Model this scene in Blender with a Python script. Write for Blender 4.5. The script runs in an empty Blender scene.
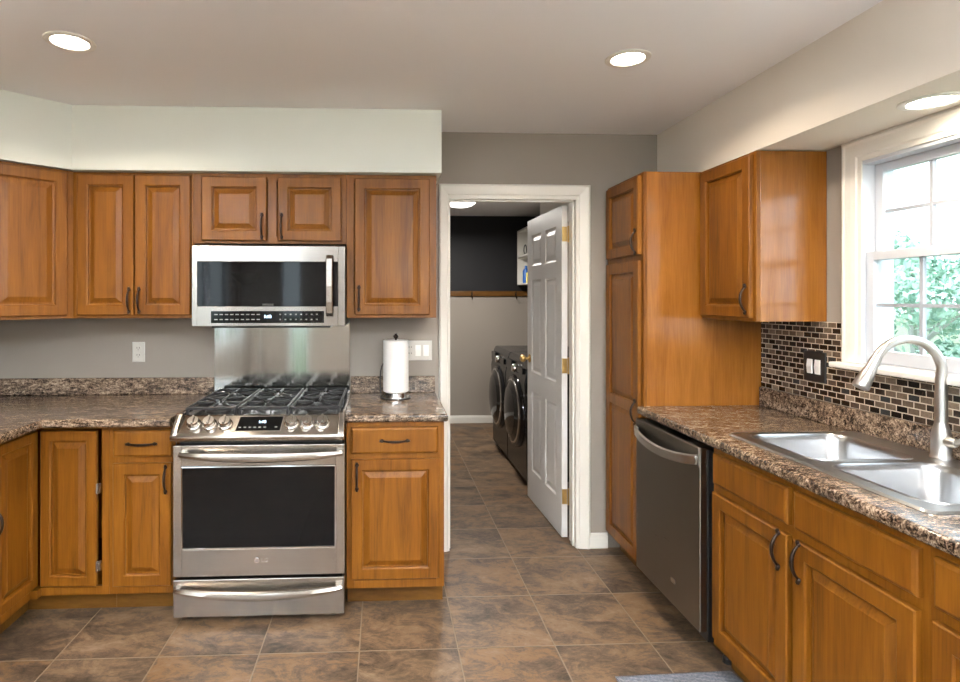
import bpy, bmesh, math, random
from mathutils import Vector, Matrix
random.seed(4)
PI = math.pi
sc = bpy.context.scene
C = bpy.context.collection

# ---------------------------------------------------------------- camera
cam_data = bpy.data.cameras.new('camera'); cam = bpy.data.objects.new('camera', cam_data); C.objects.link(cam)
cam.location = (0, 0, 1.47)
cam.rotation_euler = (PI/2, 0, -math.atan(27/575))
cam_data.sensor_width = 36; cam_data.lens = 36*575/960
cam_data.shift_x = (480-410)/960; cam_data.shift_y = (298-341)/960
cam_data.clip_start = 0.05
sc.camera = cam

# ---------------------------------------------------------------- world, light, exposure
sc.view_settings.view_transform = 'Standard'; sc.view_settings.look = 'None'
sc.view_settings.gamma = 1; sc.view_settings.use_curve_mapping = False
sc.view_settings.exposure = 1.6
W = bpy.data.worlds.new('sky'); sc.world = W; W.use_nodes = True
bg = W.node_tree.nodes['Background']; bg.inputs[0].default_value = (0.83, 0.92, 1.0, 1); bg.inputs[1].default_value = 2.0

def portal(name, loc, rot, sx, sy):
    d = bpy.data.lights.new(name, 'AREA'); d.shape = 'RECTANGLE'; d.size = sx; d.size_y = sy
    d.cycles.is_portal = True
    o = bpy.data.objects.new(name, d); C.objects.link(o); o.location = loc; o.rotation_euler = rot
portal('window_portal', (2.09, 1.81, 1.61), (0, PI/2, 0), 0.84, 0.86)
portal('patio_portal', (.875, -3.17, 1.04), (PI/2, 0, 0), 1.75, 2.06)
portal('narrow_portal', (-1.40, -3.17, 1.04), (PI/2, 0, 0), .32, 2.06)
portal('side_portal', (-2.33, -1.6, 1.45), (0, -PI/2, 0), 1.3, 2.0)

LAMP_W = 5
UP_W = 125  # power of the added ceiling uplighters
def lamp(name, loc, power, size=0.11, col=(1, .84, .66), spread=150):
    d = bpy.data.lights.new(name, 'AREA'); d.shape = 'DISK'; d.size = size; d.energy = power; d.color = col
    d.spread = math.radians(spread)
    o = bpy.data.objects.new(name, d); C.objects.link(o); o.location = loc
    return o

# ---------------------------------------------------------------- helpers
class MB:
    def __init__(s): s.bm = bmesh.new()
    def box(s, x0, x1, y0, y1, z0, z1, bev=0, seg=2):
        t = bmesh.new()
        bmesh.ops.create_cube(t, size=1)
        for v in t.verts:
            v.co = Vector((x0+(v.co.x+.5)*(x1-x0), y0+(v.co.y+.5)*(y1-y0), z0+(v.co.z+.5)*(z1-z0)))
        if bev: bmesh.ops.bevel(t, geom=t.edges[:], offset=bev, segments=seg, affect='EDGES', profile=.5)
        s._merge(t); return s
    def _merge(s, t, M=None):
        if M is not None: bmesh.ops.transform(t, matrix=M, verts=t.verts)
        me = bpy.data.meshes.new('tmp'); t.to_mesh(me); t.free(); s.bm.from_mesh(me); bpy.data.meshes.remove(me)
    def lathe(s, prof, seg=32, M=None):   # prof: (r, z)
        t = bmesh.new(); rings = []
        for r, z in prof:
            if r < 1e-6: rings.append([t.verts.new((0, 0, z))])
            else: rings.append([t.verts.new((r*math.cos(2*PI*k/seg), r*math.sin(2*PI*k/seg), z)) for k in range(seg)])
        for a, b in zip(rings, rings[1:]):
            for k in range(seg):
                j = (k+1) % seg
                if len(a) == 1 and len(b) == 1: continue
                if len(a) == 1: t.faces.new((a[0], b[k], b[j]))
                elif len(b) == 1: t.faces.new((a[k], a[j], b[0]))
                else: t.faces.new((a[k], a[j], b[j], b[k]))
        bmesh.ops.recalc_face_normals(t, faces=t.faces[:])
        s._merge(t, M); return s
    def tube(s, pts, r, seg=12, sy=1.0):
        pts = [Vector(p) for p in pts]; n = len(pts)
        rr = r if isinstance(r, (list, tuple)) else [r]*n
        t = bmesh.new(); rings = []; up = None
        for i, p in enumerate(pts):
            d = (pts[min(i+1, n-1)]-pts[max(i-1, 0)]).normalized()
            if up is None:
                up = Vector((0, 0, 1)) if abs(d.z) < .9 else Vector((1, 0, 0))
            a = d.cross(up).normalized(); b = a.cross(d).normalized(); up = b
            rings.append([t.verts.new(p+a*rr[i]*math.cos(2*PI*k/seg)+b*rr[i]*sy*math.sin(2*PI*k/seg)) for k in range(seg)])
        for a, b in zip(rings, rings[1:]):
            for k in range(seg): t.faces.new((a[k], a[(k+1) % seg], b[(k+1) % seg], b[k]))
        t.faces.new(rings[0]); t.faces.new(rings[-1])
        bmesh.ops.recalc_face_normals(t, faces=t.faces[:])
        s._merge(t); return s
    def prism(s, poly, a0, a1, axis='z', bev=0, seg=2):   # polygon in the two other axes
        t = bmesh.new()
        def mk(p, a):
            return {'z': (p[0], p[1], a), 'x': (a, p[0], p[1]), 'y': (p[0], a, p[1])}[axis]
        A = [t.verts.new(mk(p, a0)) for p in poly]; B = [t.verts.new(mk(p, a1)) for p in poly]
        n = len(poly)
        t.faces.new(A); t.faces.new(B)
        for k in range(n): t.faces.new((A[k], A[(k+1) % n], B[(k+1) % n], B[k]))
        bmesh.ops.recalc_face_normals(t, faces=t.faces[:])
        if bev: bmesh.ops.bevel(t, geom=t.edges[:], offset=bev, segments=seg, affect='EDGES', profile=.5)
        s._merge(t); return s
    def rects(s, x0, x1, z0, z1, steps, y=0):   # nested rectangle loops: (inset, depth) with the front at -y
        t = bmesh.new(); L = []
        for i, d in steps:
            L.append([t.verts.new((a, y+d, b)) for a, b in ((x0+i, z0+i), (x1-i, z0+i), (x1-i, z1-i), (x0+i, z1-i))])
        for a, b in zip(L, L[1:]):
            for k in range(4): t.faces.new((a[k], a[(k+1) % 4], b[(k+1) % 4], b[k]))
        t.faces.new(L[0]); t.faces.new(L[-1])
        bmesh.ops.recalc_face_normals(t, faces=t.faces[:])
        s._merge(t); return s
    def quad(s, pts):
        s.bm.faces.new([s.bm.verts.new(p) for p in pts]); return s
    def build(s, name, mat, parent=None, smooth=False, loc=None):
        me = bpy.data.meshes.new(name); s.bm.to_mesh(me); s.bm.free()
        me.materials.append(mat)
        o = bpy.data.objects.new(name, me); C.objects.link(o)
        if parent: o.parent = parent
        if loc: o.location = loc
        if smooth:
            for p in me.polygons: p.use_smooth = True
            try: me.set_sharp_from_angle(angle=math.radians(40))
            except Exception: pass
        return o

def thing(name, label, cat, loc=(0, 0, 0), rz=0, group=None):
    o = bpy.data.objects.new(name, None); C.objects.link(o); o.empty_display_size = .1
    o.location = loc; o.rotation_euler = (0, 0, math.radians(rz)); o['label'] = label; o['category'] = cat
    if group: o['group'] = group
    return o
def tag(o, label, cat, group=None):
    o['label'] = label; o['category'] = cat
    if group: o['group'] = group
    return o
def struct(o, label=None):
    o['kind'] = 'structure'
    if label: o['label'] = label
    return o
def sempty(name, loc=(0, 0, 0), rz=0):
    o = bpy.data.objects.new(name, None); C.objects.link(o); o.location = loc; o.rotation_euler = (0, 0, math.radians(rz)); o.empty_display_size = .1
    return struct(o)
def TR(loc, rx=0, ry=0, rz=0):
    from mathutils import Euler
    return Matrix.Translation(loc) @ Euler((rx, ry, rz)).to_matrix().to_4x4()

def text_mesh(name, body, size, mat, parent, M, depth=.0006, align='CENTER'):
    cu = bpy.data.curves.new(name, 'FONT'); cu.body = body; cu.size = size; cu.extrude = depth
    cu.align_x = align; cu.align_y = 'CENTER'
    t = bpy.data.objects.new('t', cu); C.objects.link(t)
    dg = bpy.context.evaluated_depsgraph_get()
    me = bpy.data.meshes.new_from_object(t.evaluated_get(dg))
    bpy.data.objects.remove(t); bpy.data.curves.remove(cu)
    me.transform(M); me.name = name; me.materials.clear(); me.materials.append(mat)
    o = bpy.data.objects.new(name, me); C.objects.link(o); o.parent = parent
    return o

# ---------------------------------------------------------------- materials
def N(m): return m.node_tree.nodes
def newmat(name, col=(.8, .8, .8), rough=.5, metal=0, spec=.5, coat=0, emit=None, es=0):
    m = bpy.data.materials.new(name); m.use_nodes = True
    b = N(m)['Principled BSDF']
    b.inputs['Base Color'].default_value = (*col, 1); b.inputs['Roughness'].default_value = rough
    b.inputs['Metallic'].default_value = metal; b.inputs['Specular IOR Level'].default_value = spec
    b.inputs['Coat Weight'].default_value = coat; b.inputs['Coat Roughness'].default_value = .15
    if emit: b.inputs['Emission Color'].default_value = (*emit, 1); b.inputs['Emission Strength'].default_value = es
    return m
def nd(m, t, **kw):
    n = N(m).new(t)
    for k, v in kw.items():
        if isinstance(k, str) and k in n.inputs: n.inputs[k].default_value = v
        else: setattr(n, k, v)
    return n
def lk(m, a, b): m.node_tree.links.new(a, b)
def math_(m, op, a, b=None):
    n = nd(m, 'ShaderNodeMath'); n.operation = op
    for i, v in enumerate((a, b)):
        if v is None: continue
        if isinstance(v, (int, float)): n.inputs[i].default_value = v
        else: lk(m, v, n.inputs[i])
    return n.outputs[0]
def ramp(m, fac, stops, interp='LINEAR'):
    n = nd(m, 'ShaderNodeValToRGB'); cr = n.color_ramp; cr.interpolation = interp
    while len(cr.elements) > 1: cr.elements.remove(cr.elements[-1])
    cr.elements[0].position = stops[0][0]; cr.elements[0].color = (*stops[0][1], 1)
    for p, c in stops[1:]:
        e = cr.elements.new(p); e.color = (*c, 1)
    lk(m, fac, n.inputs[0]); return n.outputs[0]
def noise(m, vec, scale, detail=4, rough=.55, dist=0):
    n = nd(m, 'ShaderNodeTexNoise'); n.inputs['Scale'].default_value = scale; n.inputs['Detail'].default_value = detail
    n.inputs['Roughness'].default_value = rough; n.inputs['Distortion'].default_value = dist
    if vec is not None: lk(m, vec, n.inputs['Vector'])
    return n.outputs['Fac']
def mapping(m, scale=(1, 1, 1), loc=(0, 0, 0), src='Object'):
    tc = nd(m, 'ShaderNodeTexCoord'); mp = nd(m, 'ShaderNodeMapping')
    mp.inputs['Scale'].default_value = scale; mp.inputs['Location'].default_value = loc
    lk(m, tc.outputs[src], mp.inputs['Vector']); return mp.outputs[0]
def mixc(m, fac, a, b, mode='MIX'):
    n = nd(m, 'ShaderNodeMix', data_type='RGBA', blend_type=mode)
    for i, v in ((0, fac), (6, a), (7, b)):
        if isinstance(v, (int, float)): n.inputs[i].default_value = v
        elif isinstance(v, tuple): n.inputs[i].default_value = (*v, 1)
        else: lk(m, v, n.inputs[i])
    return n.outputs[2]
def bump(m, h, strength=.3, dist=.002):
    b = nd(m, 'ShaderNodeBump'); b.inputs['Strength'].default_value = strength; b.inputs['Distance'].default_value = dist
    lk(m, h, b.inputs['Height']); lk(m, b.outputs[0], N(m)['Principled BSDF'].inputs['Normal'])
def setc(m, out, inp='Base Color'): lk(m, out, N(m)['Principled BSDF'].inputs[inp])

def wood(name, dark, mid, light, rough=.42, grain=(14, 14, 1.3), coat=.06):
    m = newmat(name, mid, rough, coat=coat, spec=.25)
    oi = nd(m, 'ShaderNodeObjectInfo')
    tc = nd(m, 'ShaderNodeTexCoord')
    add = nd(m, 'ShaderNodeVectorMath', operation='ADD'); sc_ = nd(m, 'ShaderNodeVectorMath', operation='SCALE')
    cmb = nd(m, 'ShaderNodeCombineXYZ')
    for i in range(3): lk(m, oi.outputs['Random'], cmb.inputs[i])
    lk(m, cmb.outputs[0], sc_.inputs[0]); sc_.inputs['Scale'].default_value = 17
    lk(m, tc.outputs['Object'], add.inputs[0]); lk(m, sc_.outputs[0], add.inputs[1])
    mp = nd(m, 'ShaderNodeMapping'); mp.inputs['Scale'].default_value = grain; lk(m, add.outputs[0], mp.inputs[0])
    big = noise(m, mp.outputs[0], 1.0, 5, .6, 1.2)
    mp2 = nd(m, 'ShaderNodeMapping'); mp2.inputs['Scale'].default_value = tuple(g*12 for g in grain[:2])+(grain[2]*5,); lk(m, add.outputs[0], mp2.inputs[0])
    fine = noise(m, mp2.outputs[0], 1.0, 3, .6, .2)
    f = math_(m, 'ADD', math_(m, 'MULTIPLY', big, .8), math_(m, 'MULTIPLY', fine, .4))
    f = math_(m, 'ADD', f, math_(m, 'MULTIPLY', math_(m, 'SUBTRACT', oi.outputs['Random'], .5), .08))
    setc(m, ramp(m, f, [(.36, dark), (.56, mid), (.80, light)]))
    bump(m, fine, .12, .001)
    return m
MW = wood('maple', (.088, .029, .0022), (.165, .057, .0043), (.225, .086, .0075))
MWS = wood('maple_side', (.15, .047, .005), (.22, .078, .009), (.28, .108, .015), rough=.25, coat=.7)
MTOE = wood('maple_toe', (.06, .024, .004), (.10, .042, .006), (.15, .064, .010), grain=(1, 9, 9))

def counter_mat():
    m = newmat('laminate', rough=.22, spec=.5, coat=.2)
    v = mapping(m, (1, 1, 1)); vs = mapping(m, (.55, 1.6, 1.6))
    a = noise(m, vs, 55, 6, .74, .8); b = noise(m, v, 170, 4, .7, .3); c = noise(m, vs, 9, 4, .6, 1.4)
    f = math_(m, 'ADD', math_(m, 'MULTIPLY', a, .62), math_(m, 'ADD', math_(m, 'MULTIPLY', b, .38), math_(m, 'MULTIPLY', math_(m, 'SUBTRACT', c, .5), .22)))
    col = ramp(m, f, [(.40, (.010, .007, .006)), (.455, (.042, .027, .018)), (.50, (.125, .084, .056)), (.55, (.245, .175, .12)), (.63, (.50, .39, .285))])
    setc(m, col); return m
MC = counter_mat()

def cell_ids(m, vec, u, v, w, h, off, mort):
    sep = nd(m, 'ShaderNodeSeparateXYZ'); lk(m, vec, sep.inputs[0])
    U = math_(m, 'DIVIDE', sep.outputs[u], w); V = math_(m, 'DIVIDE', sep.outputs[v], h)
    fv = math_(m, 'FLOOR', V)
    if off: U = math_(m, 'ADD', U, math_(m, 'MULTIPLY', math_(m, 'MODULO', math_(m, 'ADD', fv, 100), 2), .5))
    fu = math_(m, 'FLOOR', U)
    du = math_(m, 'MULTIPLY', math_(m, 'SUBTRACT', .5, math_(m, 'ABSOLUTE', math_(m, 'SUBTRACT', math_(m, 'SUBTRACT', U, fu), .5))), w)
    dv = math_(m, 'MULTIPLY', math_(m, 'SUBTRACT', .5, math_(m, 'ABSOLUTE', math_(m, 'SUBTRACT', math_(m, 'SUBTRACT', V, fv), .5))), h)
    d = math_(m, 'MINIMUM', du, dv)
    isg = math_(m, 'LESS_THAN', d, mort/2)
    cmb = nd(m, 'ShaderNodeCombineXYZ'); lk(m, fu, cmb.inputs[0]); lk(m, fv, cmb.inputs[1])
    wn = nd(m, 'ShaderNodeTexWhiteNoise'); wn.noise_dimensions = '3D'; lk(m, cmb.outputs[0], wn.inputs['Vector'])
    return isg, wn, d
def floor_mat():
    m = newmat('slate_tile', rough=.38, spec=.28)
    v = mapping(m, loc=(.098, -.342, 0))
    isg, wn, d = cell_ids(m, v, 0, 1, .412, .412, False, .0055)
    sc2 = nd(m, 'ShaderNodeVectorMath', operation='SCALE'); lk(m, wn.outputs['Color'], sc2.inputs[0]); sc2.inputs['Scale'].default_value = 30
    ad = nd(m, 'ShaderNodeVectorMath', operation='ADD'); lk(m, v, ad.inputs[0]); lk(m, sc2.outputs[0], ad.inputs[1])
    mp = nd(m, 'ShaderNodeMapping'); mp.inputs['Rotation'].default_value = (0, 0, .5); mp.inputs['Scale'].default_value = (1, 1.7, 1); lk(m, ad.outputs[0], mp.inputs[0])
    a = noise(m, mp.outputs[0], 5.5, 10, .76, .9)
    b = noise(m, mp.outputs[0], 24, 8, .8, .5)
    c3 = noise(m, mp.outputs[0], 3.2, 3, .5, .3)
    f = math_(m, 'ADD', math_(m, 'ADD', math_(m, 'MULTIPLY', a, .50), math_(m, 'MULTIPLY', b, .28)), math_(m, 'MULTIPLY', c3, .22))
    col = ramp(m, f, [(.40, (.020, .013, .009)), (.45, (.062, .040, .025)), (.49, (.105, .068, .042)), (.535, (.175, .095, .040)), (.57, (.165, .103, .060)), (.63, (.24, .165, .11))])
    gry = ramp(m, f, [(.40, (.030, .021, .015)), (.495, (.098, .070, .047)), (.60, (.21, .155, .11))])
    col = mixc(m, math_(m, 'MULTIPLY', wn.outputs['Value'], .6), col, gry)
    setc(m, mixc(m, isg, col, (.185, .14, .098)))
    h = math_(m, 'ADD', math_(m, 'MULTIPLY', b, .4), math_(m, 'MULTIPLY', math_(m, 'MINIMUM', math_(m, 'MULTIPLY', d, 200), 1), .8))
    bump(m, h, .55, .003)
    lk(m, math_(m, 'ADD', .30, math_(m, 'MULTIPLY', a, .25)), N(m)['Principled BSDF'].inputs['Roughness'])
    return m
MF = floor_mat()
def mosaic_mat():
    m = newmat('mosaic', rough=.25)
    v = mapping(m, loc=(0, 0, -1.02))
    isg, wn, d = cell_ids(m, v, 1, 2, .0475, .0247, True, .0040)
    col = ramp(m, wn.outputs['Value'], [(0, (.008, .006, .005)), (.25, (.022, .014, .011)), (.42, (.055, .038, .028)), (.58, (.11, .082, .060)), (.76, (.18, .14, .105)), (.90, (.030, .032, .034))], 'CONSTANT')
    n = noise(m, v, 90, 4, .7)
    col = mixc(m, .5, col, mixc(m, 1.0, col, ramp(m, n, [(.3, (.45, .45, .45)), (.7, (1.7, 1.6, 1.5))]), 'MULTIPLY'))
    setc(m, mixc(m, isg, col, (.50, .42, .33)))
    lk(m, math_(m, 'ADD', .12, math_(m, 'MULTIPLY', isg, .6)), N(m)['Principled BSDF'].inputs['Roughness'])
    bump(m, math_(m, 'MINIMUM', math_(m, 'MULTIPLY', d, 400), 1), .5, .002)
    return m
MM = mosaic_mat()
def steel_mat(name, col, rough, scale=(1.5, 1, 260), st=.04, aniso=.75):
    m = newmat(name, col, rough, 1)
    n = noise(m, mapping(m, scale), 1, 3, .6)
    lk(m, math_(m, 'ADD', rough-.06, math_(m, 'MULTIPLY', n, .12)), N(m)['Principled BSDF'].inputs['Roughness'])
    b = N(m)['Principled BSDF']; b.inputs['Anisotropic'].default_value = aniso
    if aniso:
        vt = nd(m, 'ShaderNodeVectorTransform'); vt.vector_type = 'VECTOR'; vt.convert_from = 'OBJECT'; vt.convert_to = 'WORLD'
        vt.inputs[0].default_value = (0, 0, 1); lk(m, vt.outputs[0], b.inputs['Tangent'])
    bump(m, n, st, .0006); return m
MS = steel_mat('stainless', (.44, .41, .375), .22)
MSV = steel_mat('stainless_sheet', (.38, .37, .345), .10, (90, 1, 1))
MSK = newmat('stainless_sink', (.44, .45, .46), .28, 1)
MSM = steel_mat('stainless_microwave', (.31, .29, .265), .22)
MDW = steel_mat('stainless_dark', (.27, .255, .23), .30, (1.5, 1, 200), .02)
MNI = newmat('brushed_nickel', (.50, .49, .47), .34, 1)
MBLK = newmat('black_glass', (.004, .004, .0045), .05, 0, .28)
MBP = newmat('black_plastic', (.012, .012, .013), .35)
MIRON = newmat('cast_iron', (.018, .018, .02), .42, .2)
MENA = newmat('cooktop_enamel', (.02, .021, .024), .15)
MBRZ = newmat('dark_bronze', (.035, .022, .017), .35, .8)
MBRS = newmat('brass', (.62, .42, .16), .3, 1)
MKNOB = newmat('knob_metal', (.58, .56, .53), .22, 1)
def paint(name, col, rough=.75, bs=.1):
    m = newmat(name, col, rough, spec=.3); n = noise(m, mapping(m), 180, 3, .6); bump(m, n, bs, .001); return m
MWALL = paint('taupe_paint', (.285, .252, .218))
MSOF = paint('soffit_white', (.69, .72, .67))
MSOR = paint('soffit_cream', (.68, .63, .56))
MCEI = paint('ceiling_white', (.83, .84, .86), .85, .35)
MTRIM = newmat('trim_white', (.74, .72, .67), .35)
MTRIMW = newmat('window_white_shaded', (.55, .58, .63), .35)  # white greyed towards blue: backlit tone put into the base colour
MMUN = newmat('muntin_white_shaded', (.36, .39, .44), .4)  # darker blue-grey: shade against the bright sky painted into the muntins
MDOOR = newmat('door_white', (.70, .69, .67), .4)
MWHT = newmat('white_plastic', (.60, .58, .54), .4)
MGRN = newmat('grey_slot', (.03, .03, .03), .5)
MROCK = newmat('rocker_white', (.88, .87, .84), .4)
MBLKW = paint('black_wall_paint', (.012, .012, .014), .6)
MPAP = newmat('paper_towel', (.82, .81, .80), .9)
MWASH = newmat('washer_graphite', (.014, .014, .015), .25, .3)
MWGL = newmat('washer_glass', (.01, .01, .011), .08)
MCHR = newmat('chrome', (.75, .75, .75), .12, 1)
MDISP = newmat('display_digits', (.3, .6, .9), .5, emit=(.55, .8, 1), es=2.5)
MMARK = newmat('button_marks', (.16, .16, .155), .5)
MLENS = newmat('lamp_lens', (1, 1, 1), .5, emit=(1, .88, .70), es=12)
MGLOBE = newmat('fill_globe_glow', (1, 1, 1), .5, emit=(1, .94, .86), es=18)  # glow of the added fill globes
MLENSC = newmat('laundry_lamp_lens', (1, 1, 1), .5, emit=(1, .97, .92), es=2)
MDARK = newmat('cabinet_gap', (.02, .012, .008), .8)
MBLUE = newmat('blue_plastic', (.02, .12, .45), .4)
MYEL = newmat('yellow_label', (.75, .65, .15), .5)
MBARK = newmat('bark', (.42, .42, .40), .9)
MEXT = newmat('white_siding', (.7, .72, .72), .7)
def glass_mat():
    m = bpy.data.materials.new('window_glass'); m.use_nodes = True; nt = m.node_tree
    for n in list(nt.nodes): nt.nodes.remove(n)
    o = nt.nodes.new('ShaderNodeOutputMaterial'); mx = nt.nodes.new('ShaderNodeMixShader')
    tr = nt.nodes.new('ShaderNodeBsdfTransparent'); gl = nt.nodes.new('ShaderNodeBsdfGlossy'); gl.inputs['Roughness'].default_value = 0
    fr = nt.nodes.new('ShaderNodeFresnel'); fr.inputs[0].default_value = 1.45
    tr.inputs[0].default_value = (.93, .97, .97, 1)
    ge = nt.nodes.new('ShaderNodeNewGeometry'); inv = nt.nodes.new('ShaderNodeMath'); inv.operation = 'SUBTRACT'; inv.inputs[0].default_value = 1
    mu = nt.nodes.new('ShaderNodeMath'); mu.operation = 'MULTIPLY'
    nt.links.new(ge.outputs['Backfacing'], inv.inputs[1]); nt.links.new(inv.outputs[0], mu.inputs[0]); nt.links.new(fr.outputs[0], mu.inputs[1])
    nt.links.new(mu.outputs[0], mx.inputs[0]); nt.links.new(tr.outputs[0], mx.inputs[1]); nt.links.new(gl.outputs[0], mx.inputs[2]); nt.links.new(mx.outputs[0], o.inputs[0])
    return m
MGL = glass_mat()
def leaf_mat():
    m = newmat('leaves', (.1, .25, .12), .6); oi = mapping(m)
    n = noise(m, oi, 3, 3); setc(m, ramp(m, n, [(.3, (.24, .42, .34)), (.7, (.52, .66, .54))])); return m
MLEAF = leaf_mat()
MGRASS = newmat('grass', (.10, .17, .05), .9)
setc(MGRASS, ramp(MGRASS, noise(MGRASS, mapping(MGRASS), 4, 6), [(.3, (.09, .12, .06)), (.7, (.17, .20, .12))]))
def rug_mat():
    m = newmat('rug_weave', (.2, .22, .26), .95)
    v = mapping(m); w = nd(m, 'ShaderNodeTexWave'); w.inputs['Scale'].default_value = 40; lk(m, v, w.inputs['Vector'])
    w.bands_direction = 'Y'
    n = noise(m, v, 120, 3)
    f = math_(m, 'ADD', math_(m, 'MULTIPLY', w.outputs['Fac'], .4), math_(m, 'MULTIPLY', n, .6))
    setc(m, ramp(m, f, [(.3, (.05, .06, .08)), (.5, (.12, .13, .16)), (.75, (.26, .27, .30))])); bump(m, f, .6, .003); return m
MRUG = rug_mat()

# ================================================================ ROOM SHELL
WX, LX, YW, CH, YF = 1.93, -2.18, 3.33, 2.435, -3.05
T = .14
def shell(name, boxes, mat):
    m = MB()
    for b in boxes: m.box(*b)
    return struct(m.build(name, mat))
shell('floor', [(LX-T, WX+T, YF-T, 6.90, -.1, 0)], MF)
shell('ceiling', [(LX-T, WX+T, YF-T, 3.40, CH, CH+.1)], MCEI)
shell('ceiling_laundry', [(LX-T, WX+T, 3.40, 6.90, CH, CH+.1)], MCEI)
shell('wall_back', [(LX-T, .378, YW, 3.445, 0, CH), (1.144, WX, YW, 3.445, 0, CH), (.378, 1.144, YW, 3.445, 2.062, CH)], MWALL)
wy0, wy1, wz0, wz1 = 1.385, 2.240, 1.19, 2.03
shell('wall_right', [(WX, WX+T, YF-T, wy0, 0, CH), (WX, WX+T, wy1, 6.90, 0, CH), (WX, WX+T, wy0, wy1, 0, wz0), (WX, WX+T, wy0, wy1, wz1, CH)], MWALL)
shell('wall_left', [(LX-T, LX, YF-T, -2.6, 0, CH), (LX-T, LX, -.6, YW, 0, CH), (LX-T, LX, -2.6, -.6, 0, .8), (LX-T, LX, -2.6, -.6, 2.1, CH)], MWALL)
shell('wall_front', [(LX, -1.56, YF-T, YF, 0, CH), (1.75, WX, YF-T, YF, 0, CH), (-1.24, 0, YF-T, YF, 0, CH), (-1.56, -1.24, YF-T, YF, 2.08, CH), (0, 1.75, YF-T, YF, 2.08, CH)], MWALL)
shell('wall_laundry_left', [(-.62, -.5, 3.445, 6.72, 0, CH)], MWALL)
shell('wall_laundry_back', [(-.62, WX, 6.72, 6.86, 0, 1.50)], MWALL)
shell('wall_laundry_upper', [(-.62, WX, 6.72, 6.86, 1.50, CH)], MBLKW)
# soffits
s = MB(); s.prism([(LX, YW), (LX, -.2), (-1.81, -.2), (-1.81, 2.70), (-1.553, 2.95), (.300, 2.94), (.300, YW)], 2.112, CH); struct(s.build('trim_1', MSOF), 'white boxed soffit over the stove wall cabinets')
s = MB(); s.box(1.62, WX, -.6, YW, 2.112, CH); struct(s.build('trim_2', MSOR), 'cream boxed soffit over the window wall')
s = MB(); s.box(1.60, WX, 3.445, 5.8, 2.13, CH); struct(s.build('trim_3', MTRIM), 'white boxed soffit inside the laundry room')

# window
win = sempty('window_1', (0, 0, 0)); win['label'] = 'white double hung window over the sink'
def yzframe(mb, x0, x1, ya, yb, za, zb, w, wb=None, wt=None):
    wb = wb or w; wt = wt or w
    mb.box(x0, x1, ya, ya+w, za, zb, .002); mb.box(x0, x1, yb-w, yb, za, zb, .002)
    mb.box(x0, x1, ya+w, yb-w, za, za+wb, .002); mb.box(x0, x1, ya+w, yb-w, zb-wt, zb, .002)
m = MB(); yzframe(m, WX+.001, WX+T-.002, wy0, wy1, wz0, wz1, .006, .022, .022); 

m.build('window_frame', MTRIMW, win)
ly0, ly1 = wy0+.007, wy1-.007
def sash(x, za, zb, wt, wb, nz):
    m = MB(); yzframe(m, x, x+.032, ly0, ly1, za, zb, .036, wb, wt)
    o = m.build('sash', MTRIMW, win)
    g = MB(); g.box(x+.015, x+.019, ly0+.03, ly1-.03, za+.01, zb-.01); g.build('window_glass', MGL, o)
    q = MB(); w = ly1-ly0-.072
    for k in range(1, 4):
        y = ly0+.036+w*k/4; q.box(x+.010, x+.024, y-.007, y+.007, za+wb, zb-wt)
    zm = (za+wb+zb-wt)/2; q.box(x+.0105, x+.0235, ly0+.036, ly1-.036, zm-.0065, zm+.0065)
    q.build('muntin', MMUN, o)
sash(WX+.018, 1.213, 1.655, .034, .05, 2)
sash(WX+.056, 1.622, 2.007, .034, .034, 2)
# casing
c = MB(); cw = .085
def cas(mb, ya, yb, za, zb, w, xx):   # three-sided mitred casing on the right wall with stepped moulding, facing -X
    steps = [(0, 0), (0, .014), (.012, .020), (.022, .016), (.045, .014), (.066, .011), (.072, .006), (w, .005), (w, 0)]
    t = bmesh.new(); L = []
    for i, d in steps:
        i2 = w-i     # distance outward from the opening
        pts = [(ya-i2, za), (ya-i2, zb+i2), (yb+i2, zb+i2), (yb+i2, za)]
        L.append([t.verts.new((xx-d, p[0], p[1])) for p in pts])
    for a, b in zip(L, L[1:]):
        for k in range(3): t.faces.new((a[k], a[k+1], b[k+1], b[k]))
    t.faces.new([q[0] for q in L]); t.faces.new([q[3] for q in L])
    bmesh.ops.recalc_face_normals(t, faces=t.faces[:]); mb._merge(t)
cas(c, wy0+.012, wy1-.012, 1.205, 2.022, .090, WX-.0005); struct(c.build('trim_4', MTRIM), 'moulded white window casing')
c = MB(); c.box(WX-.055, WX+.03, wy0-.10, wy1+.10, 1.180, 1.203, .006, 3); struct(c.build('trim_5', MTRIM), 'white window stool')

# doorway casing facing -Y
def cas_y(mb, xa, xb, zb, w, yy, wl=.82, wr=1.07):
    steps = [(0, 0), (0, .012), (.010, .019), (.020, .016), (.040, .013), (.058, .010), (.064, .005), (w, .005), (w, 0)]
    t = bmesh.new(); L = []
    for i, d in steps:
        i2 = w-i
        pts = [(xa-i2*wl, 0), (xa-i2*wl, zb+i2), (xb+i2*wr, zb+i2), (xb+i2*wr, 0)]
        L.append([t.verts.new((p[0], yy-d, p[1])) for p in pts])
    for a, b in zip(L, L[1:]):
        for k in range(3): t.faces.new((a[k], a[k+1], b[k+1], b[k]))
    t.faces.new([q[0] for q in L]); t.faces.new([q[3] for q in L])
    bmesh.ops.recalc_face_normals(t, faces=t.faces[:]); mb._merge(t)
c = MB(); cas_y(c, .384, 1.138, 2.066-.006, .072, YW-.0005); struct(c.build('trim_6', MTRIM), 'moulded white casing round the laundry doorway')
c = MB()
c.box(.3785, .386, 3.328, 3.45, 0, 2.061); c.box(1.132, 1.143, 3.328, 3.45, 0, 2.061); c.box(.386, 1.132, 3.328, 3.45, 2.048, 2.061)
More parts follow.
